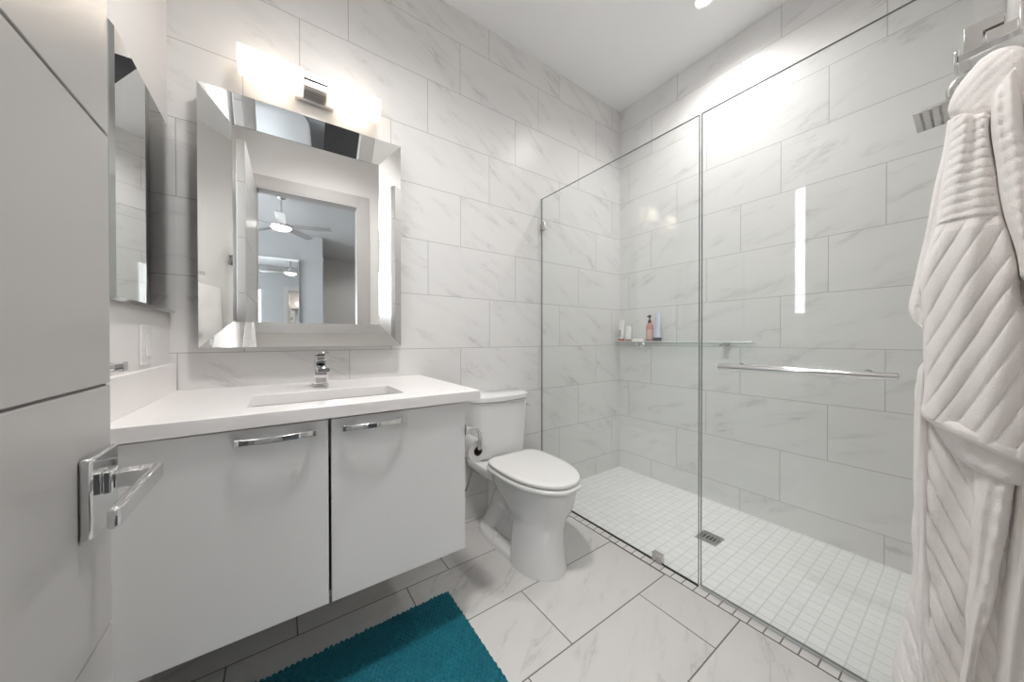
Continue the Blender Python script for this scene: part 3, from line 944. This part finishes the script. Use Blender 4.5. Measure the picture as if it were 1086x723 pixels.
# spray bottle
t = empty('pump_bottle', (-0.055, -0.318, SZ))
tag(t, 'slim rose coloured bottle with dark pump top on the glass shelf', 'bottle', 'toiletries on the shower shelf')
MB().lathe((-0.055, -0.318, SZ), [(0.024, 0.0), (0.0265, 0.004), (0.0265, 0.118), (0.022, 0.136), (0.012, 0.146), (0.011, 0.155)]).build('body', M_copper, t)
MB().lathe((-0.055, -0.318, SZ), [(0.0268, 0.022), (0.0270, 0.024), (0.0270, 0.095), (0.0268, 0.097)], cap=False).build('label_band', plain('pale_rose', (0.62, 0.42, 0.38), 0.4), t)
m = MB().lathe((-0.055, -0.318, SZ), [(0.0125, 0.150), (0.0125, 0.170), (0.005, 0.172), (0.005, 0.190), (0.012, 0.192), (0.013, 0.206), (0.006, 0.212)])
m.tube([(-0.060, -0.318, SZ + 0.200), (-0.088, -0.318, SZ + 0.197)], 0.004, n=10)
m.build('pump', M_brown, t)
# tube standing on its dark cap
t = empty('squeeze_tube', (-0.055, -0.382, SZ))
tag(t, 'pale lavender squeeze tube standing on its dark cap beside the rose bottle', 'tube', 'toiletries on the shower shelf')
MB().loft([superring(-0.055, -0.382, SZ + z, a, b_, 24, 2.4) for z, a, b_ in ((0.036, 0.025, 0.031), (0.10, 0.019, 0.027), (0.16, 0.010, 0.022), (0.215, 0.002, 0.017), (0.225, 0.0015, 0.0165))]).build('body', M_lav, t)
MB().loft([superring(-0.055, -0.382, SZ + z, a, b_, 24, 2.4) for z, a, b_ in ((0, 0.026, 0.032), (0.032, 0.026, 0.032), (0.035, 0.024, 0.030))]).build('cap', M_navy, t)

# ------------------------------------------------------------------ recessed lights
def can(name, x, y, r, mat, label, watts, soft, cone=152, c=(1.0, 0.985, 0.965)):
    t = empty(name, (x, y, H - 0.004))
    tag(t, label, 'ceiling light')
    m = MB()
    m.lathe((x, y, H), [(r + 0.004, -0.001), (r + 0.016, -0.004), (r + 0.018, -0.001)], n=36, cap=False)
    m.build('trim_ring', M_plastic, t)
    MB().lathe((x, y, H), [(0.0, -0.0035), (r, -0.0035), (r, -0.001), (0.0, -0.001)], n=36, cap=False).build('lens', mat, t)
    ld = bpy.data.lights.new('downlight', 'SPOT')
    ld.energy = watts; ld.color = c
    ld.spot_size = math.radians(cone); ld.spot_blend = 1.0
    ld.shadow_soft_size = soft
    lo = bpy.data.objects.new('downlight', ld); col.objects.link(lo)
    lo.parent = t; lo.location = (0, 0, -0.004)
    return t


can('recessed_light', -0.405, -0.880, 0.036, M_led, 'small round recessed ceiling light above the shower', SPOT_CAN, 0.05)
can('recessed_light', -1.0, -6.3, 0.07, M_led2, 'unseen fill light added in the hall beyond the bedroom', 25.0, 0.08)  # unseen lamp, added to brighten the dark hall
can('recessed_light', -2.10, -1.04, 0.075, M_led2, 'round recessed ceiling light over the bathroom floor', SPOT_ROOM, 0.15)

# ------------------------------------------------------------------ robe hook and bathrobe
rh = empty('robe_hook', (-1.25, YF, 1.66))
tag(rh, 'square chrome robe hook on the wall holding up the white robe', 'hook')
B(-1.275, -1.225, YF, YF + 0.010, 1.670, 1.725).build('wall_plate', M_chrome, rh, bevel=0.002)
m = MB().loft([[(-1.275, YF + 0.01, 1.690), (-1.225, YF + 0.01, 1.690), (-1.225, YF + 0.01, 1.706), (-1.275, YF + 0.01, 1.706)],
               [(-1.275, -1.772, 1.684), (-1.225, -1.772, 1.684), (-1.225, -1.772, 1.700), (-1.275, -1.772, 1.700)]])
m.box(-1.275, -1.225, -1.777, -1.769, 1.684, 1.712)
m.build('peg', M_chrome, rh, bevel=0.002)

robe = empty('bathrobe', (-1.27, -1.80, 0.22))
tag(robe, 'white ribbed plush bathrobe hanging from the hook beside the shower door', 'bathrobe')


def interp(pts, t):
    """pts: list of (y, z); walk by normalised arc parameter t"""
    n = len(pts) - 1
    x = min(max(t * n, 0), n - 1e-6); i = int(x); f = x - i
    a, b_ = pts[i], pts[i + 1]
    p0 = pts[max(i - 1, 0)]; p3 = pts[min(i + 2, n)]
    out = []
    for k in (0, 1):
        m1 = (b_[k] - p0[k]) / 2; m2 = (p3[k] - a[k]) / 2
        h = f
        out.append((2 * h ** 3 - 3 * h ** 2 + 1) * a[k] + (h ** 3 - 2 * h ** 2 + h) * m1 + (-2 * h ** 3 + 3 * h ** 2) * b_[k] + (h ** 3 - h ** 2) * m2)
    return out


def cloth(name, Lp, Rp, xr, near, far, ribs=None, nu=34, nv=90, wob=0.003, seed=1, top_round=0.06, bot_round=0.02, square=2.0, parent=robe):
    """soft thick cloth volume: bulges by `near` towards the doorway and `far` away from it"""
    rnd = random.Random(seed)
    ph = [rnd.uniform(0, 6.28) for _ in range(6)]
    m = MB(); rings = []
    for j in range(nv + 1):
        v = j / nv
        (yl, zl), (yr, zr) = interp(Lp, v), interp(Rp, v)
        sc_ = 1.0
        if v < top_round: sc_ = math.sqrt(max(0.0, 1 - (1 - v / top_round) ** 2)) * 0.97 + 0.03
        if v > 1 - bot_round: sc_ = math.sqrt(max(0.0, 1 - (1 - (1 - v) / bot_round) ** 2)) * 0.6 + 0.4
        ring = []
        for side in (0, 1):
            for i in range(nu + 1) if side == 0 else range(nu - 1, 0, -1):
                s_ = -math.cos(PI * i / nu)
                u = (s_ + 1) / 2
                pr = max(0.0, 1 - abs(s_) ** square) ** (1 / square)
                y = yl + (yr - yl) * u; z = zl + (zr - zl) * u
                if side == 0:
                    x = xr - near * pr * sc_
                    x -= wob * pr * (math.sin(7 * z + 9 * u + ph[0]) + math.sin(17 * z - 14 * u + ph[1]))
                    if ribs: x -= ribs(u, v, y, z) * min(1.0, pr * 1.4) * sc_
                else:
                    x = xr + far * pr * sc_ + wob * math.sin(11 * z + 5 * u + ph[2])
                edge = wob * 0.5 * (math.sin(23 * z + ph[3]) + math.sin(41 * z + ph[4])) * (1 if u < 0.5 else -1) * abs(s_)
                ring.append((x, max(y + edge, YF + 0.003), z))
        rings.append(ring)
    m.loft(rings)
    return m.build(name, M_terry, parent, smooth=180)


def rib(ph, depth, sharp=0.35):
    """rounded cord profile with narrow valleys; ph counts cords"""
    f = abs(math.sin(PI * ph))
    return depth * (f ** 0.32)


YB = -1.860
# main body hanging behind the sleeve
body_l = [(-1.775, 1.606), (-1.768, 1.507), (-1.750, 1.363), (-1.735, 1.211), (-1.736, 1.073), (-1.727, 1.0), (-1.724, 0.872), (-1.724, 0.711), (-1.718, 0.587), (-1.702, 0.433), (-1.693, 0.350), (-1.684, 0.25)]
body_r = [(-1.838, 1.595), (YB, 1.507), (YB, 1.363), (YB, 1.211), (YB, 1.073), (YB, 1.0), (YB, 0.872), (YB, 0.711), (YB, 0.587), (YB, 0.433), (YB, 0.350), (YB, 0.25)]
cloth('body', body_l, body_r, -1.32, 0.035, 0.26, nu=120, nv=300,
      ribs=lambda u, v, y, z: rib((y - z * 0.36) / 0.0235 if z < 0.95 else (z - 0.5 * y) / 0.026, 0.0085), seed=3, square=2.6, top_round=0.03)
# shoulder drape falling from the hook
cloth('hood', [(-1.790, 1.622), (-1.775, 1.598), (-1.766, 1.578), (-1.764, 1.560), (-1.772, 1.545), (-1.786, 1.532)],
      [(-1.812, 1.642), (-1.838, 1.635), (-1.855, 1.608), (YB, 1.565), (YB, 1.520), (-1.845, 1.500)], -1.345, 0.040, 0.12, nv=60, wob=0.002,
      ribs=lambda u, v, y, z: rib((z * 0.9 + y * 0.9) / 0.019, 0.003), seed=5, top_round=0.45, bot_round=0.25)
# outer flap left of the sleeve, with slanted cords
cloth('sleeve_back', [(-1.764, 1.548), (-1.759, 1.505), (-1.743, 1.37), (-1.727, 1.258), (-1.715, 1.187), (-1.720, 1.160)],
      [(-1.782, 1.540), (-1.779, 1.461), (-1.768, 1.364), (-1.756, 1.254), (-1.748, 1.165), (-1.740, 1.120)], -1.335, 0.020, 0.05,
      ribs=lambda u, v, y, z: rib((z * 0.8 - y * 1.3) / 0.024, 0.004), seed=6, nu=22, nv=110, wob=0.0015, top_round=0.05, bot_round=0.05)
# sleeve, horizontal cords at the shoulder and slanting ones lower down
sl = [(-1.773, 1.536), (-1.766, 1.492), (-1.754, 1.37), (-1.742, 1.282), (-1.735, 1.207), (-1.737, 1.131), (-1.738, 1.037), (-1.739, 0.962)]
sr = [(-1.812, 1.520), (-1.820, 1.414), (-1.832, 1.31), (-1.842, 1.21), (-1.856, 1.113), (YB, 1.0), (YB, 0.95), (YB, 0.895)]


def sleeve_ribs(u, v, y, z):
    if z > 1.335:
        return rib((z + 0.10 * (y + 1.79)) / 0.0175, 0.0042)
    f = min(1.0, (1.335 - z) / 0.02)
    return rib(((y + 1.79) * 1.0 + (z - 1.335) * 0.40) / 0.0235, 0.0062) * f


slv = cloth('sleeve', sl, sr, -1.365, 0.036, 0.06, ribs=sleeve_ribs, nu=110, nv=300, seed=8, wob=0.003, top_round=0.04, bot_round=0.015, square=2.3)
# rolled cuff at the sleeve's end
cloth('cuff', [(-1.738, 0.982), (-1.737, 0.970), (-1.739, 0.958), (-1.745, 0.950)], [(YB, 0.925), (YB, 0.913), (YB, 0.900), (YB, 0.890)], -1.372, 0.038, 0.06,
      nu=40, nv=14, seed=9, wob=0.0015, top_round=0.45, bot_round=0.45, parent=robe)
cloth('pocket_fold', [(-1.744, 0.962), (-1.752, 0.93), (-1.766, 0.90), (-1.79, 0.873)], [(YB, 0.905), (YB, 0.885), (YB, 0.868), (-1.845, 0.852)], -1.352, 0.042, 0.05,
      ribs=lambda u, v, y, z: rib((y + 0.4 * z) / 0.022, 0.003), nu=40, nv=30, seed=10, wob=0.003, top_round=0.2, bot_round=0.3)
# second drape near the wall
cloth('far_sleeve', [(-1.814, 1.545), (-1.813, 1.471), (-1.818, 1.401), (-1.828, 1.331), (-1.838, 1.261), (-1.842, 1.22)],
      [(-1.836, 1.580), (-1.846, 1.454), (YB, 1.372), (YB, 1.291), (YB, 1.226), (YB, 1.20)], -1.395, 0.028, 0.06,
      ribs=lambda u, v, y, z: rib((z * 0.9 + y * 0.35) / 0.021, 0.004), nu=30, nv=110, seed=11, wob=0.002, top_round=0.15, bot_round=0.1)
# inner layer behind the open front edge, close to the wall
cloth('inner_layer', [(-1.842, 0.90), (-1.836, 0.80), (-1.828, 0.68), (-1.822, 0.587), (-1.812, 0.45), (-1.806, 0.35), (-1.803, 0.27)],
      [(YB, 0.90), (YB, 0.80), (YB, 0.68), (YB, 0.587), (YB, 0.45), (YB, 0.35), (YB, 0.27)], -1.345, 0.030, 0.03, nu=24, nv=90, seed=14, wob=0.002)
# front placket along the left edge
cloth('placket', [(-1.739, 1.070), (-1.729, 1.045), (-1.726, 0.977), (-1.725, 0.881), (-1.727, 0.726), (-1.728, 0.572), (-1.733, 0.417), (-1.736, 0.30), (-1.737, 0.26)],
      [(-1.745, 1.070), (-1.746, 1.047), (-1.745, 0.981), (-1.744, 0.886), (-1.746, 0.736), (-1.749, 0.587), (-1.757, 0.438), (-1.762, 0.32), (-1.764, 0.28)], -1.350, 0.014, 0.02,
      nu=16, nv=150, seed=12, wob=0.0012, top_round=0.03)
# fluffy facing of the open front edge
fl = [(-1.797, 0.880), (-1.796, 0.801), (-1.795, 0.662), (-1.790, 0.589), (-1.785, 0.473), (-1.779, 0.38), (-1.775, 0.30)]
fr_ = [(-1.845, 0.905), (-1.838, 0.819), (-1.824, 0.68), (-1.815, 0.607), (-1.801, 0.487), (-1.793, 0.395), (-1.788, 0.31)]
cloth('front_facing', fl, fr_, -1.365, 0.024, 0.02, nu=26, nv=140, seed=13, wob=0.0022, top_round=0.03,
      ribs=lambda u, v, y, z: 0.0018 * math.sin(150 * z) * (1 if u > 0.6 else 0.3))

# ------------------------------------------------------------------ bedroom things seen in the mirror
MR = empty('closet_mirror', (-2.68, BY + 0.06, 0.0))
tag(MR, 'tall frameless mirror on the far bedroom wall reflected in the vanity mirror', 'mirror')
ORG[MR.name] = Vector((-2.68, BY + 0.06, 0.0))
B(-3.23, -2.285, BY + 0.055, BY + 0.06, 0.05, 2.55).build('mirror_glass', M_mirror, MR)
m = B(-3.24, -2.275, BY + 0.03, BY + 0.054, 0.04, 2.56)
m.build('backing', M_sheet, MR)
B(-3.24, -2.275, BY + 0.03, BY + 0.066, 2.55, 2.585).build('top_rail', M_sheet, MR)
MR.rotation_euler.z = math.radians(1.3)

fan = empty('ceiling_fan', (-2.50, -3.70, H))
tag(fan, 'brushed nickel ceiling fan with lit lamp over the bed', 'ceiling fan')
fxx, fyy = -2.50, -3.70
MB().lathe((fxx, fyy, H), [(0.02, -0.075), (0.045, -0.065), (0.070, -0.02), (0.075, 0.0)], n=28).build('canopy', M_satin, fan)
MB().tube([(fxx, fyy, H - 0.06), (fxx, fyy, H - 0.38)], 0.012).build('downrod', M_satin, fan)
MB().lathe((fxx, fyy, H), [(0.02, -0.35), (0.035, -0.38), (0.08, -0.405), (0.12, -0.42), (0.128, -0.44), (0.12, -0.455)], n=32).build('motor', M_satin, fan)
MB().lathe((fxx, fyy, H), [(0.118, -0.455), (0.10, -0.478), (0.06, -0.492), (0.0, -0.497)], n=32).build('lamp_glass', M_fanlamp, fan)
for k in range(5):
    a = math.radians(18 + 72 * k)
    ca, sa = math.cos(a), math.sin(a)
    rings = []
    for r, hw, tl in ((0.10, 0.025, 0.2), (0.18, 0.05, 0.22), (0.45, 0.058, 0.2), (0.60, 0.05, 0.18)):
        ring = []
        for q, dz in ((-1, -0.004), (1, -0.004), (1, 0.004), (-1, 0.004)):
            l_ = q * hw
            ring.append((fxx + ca * r - sa * l_, fyy + sa * r + ca * l_, H - 0.43 + dz + l_ * tl))
        rings.append(ring)
    MB().loft(rings).build('blade', M_blade, fan)

bed = empty('bed', (-3.1, -3.9, 0))
tag(bed, 'bed with white duvet standing on the dark bedroom carpet under the fan', 'bed')
B(-4.1, -2.17, -5.30, -3.05, 0.05, 0.30).build('base', M_blade, bed, bevel=0.01)
rings = [superring(-3.13, -4.17, z, a, b_, 48, 8) for z, a, b_ in ((0.28, 0.97, 1.13), (0.40, 0.99, 1.15), (0.54, 0.99, 1.15), (0.60, 0.95, 1.11), (0.61, 0.5, 0.6))]
MB().loft(rings).build('duvet', M_sheet, bed, smooth=60)
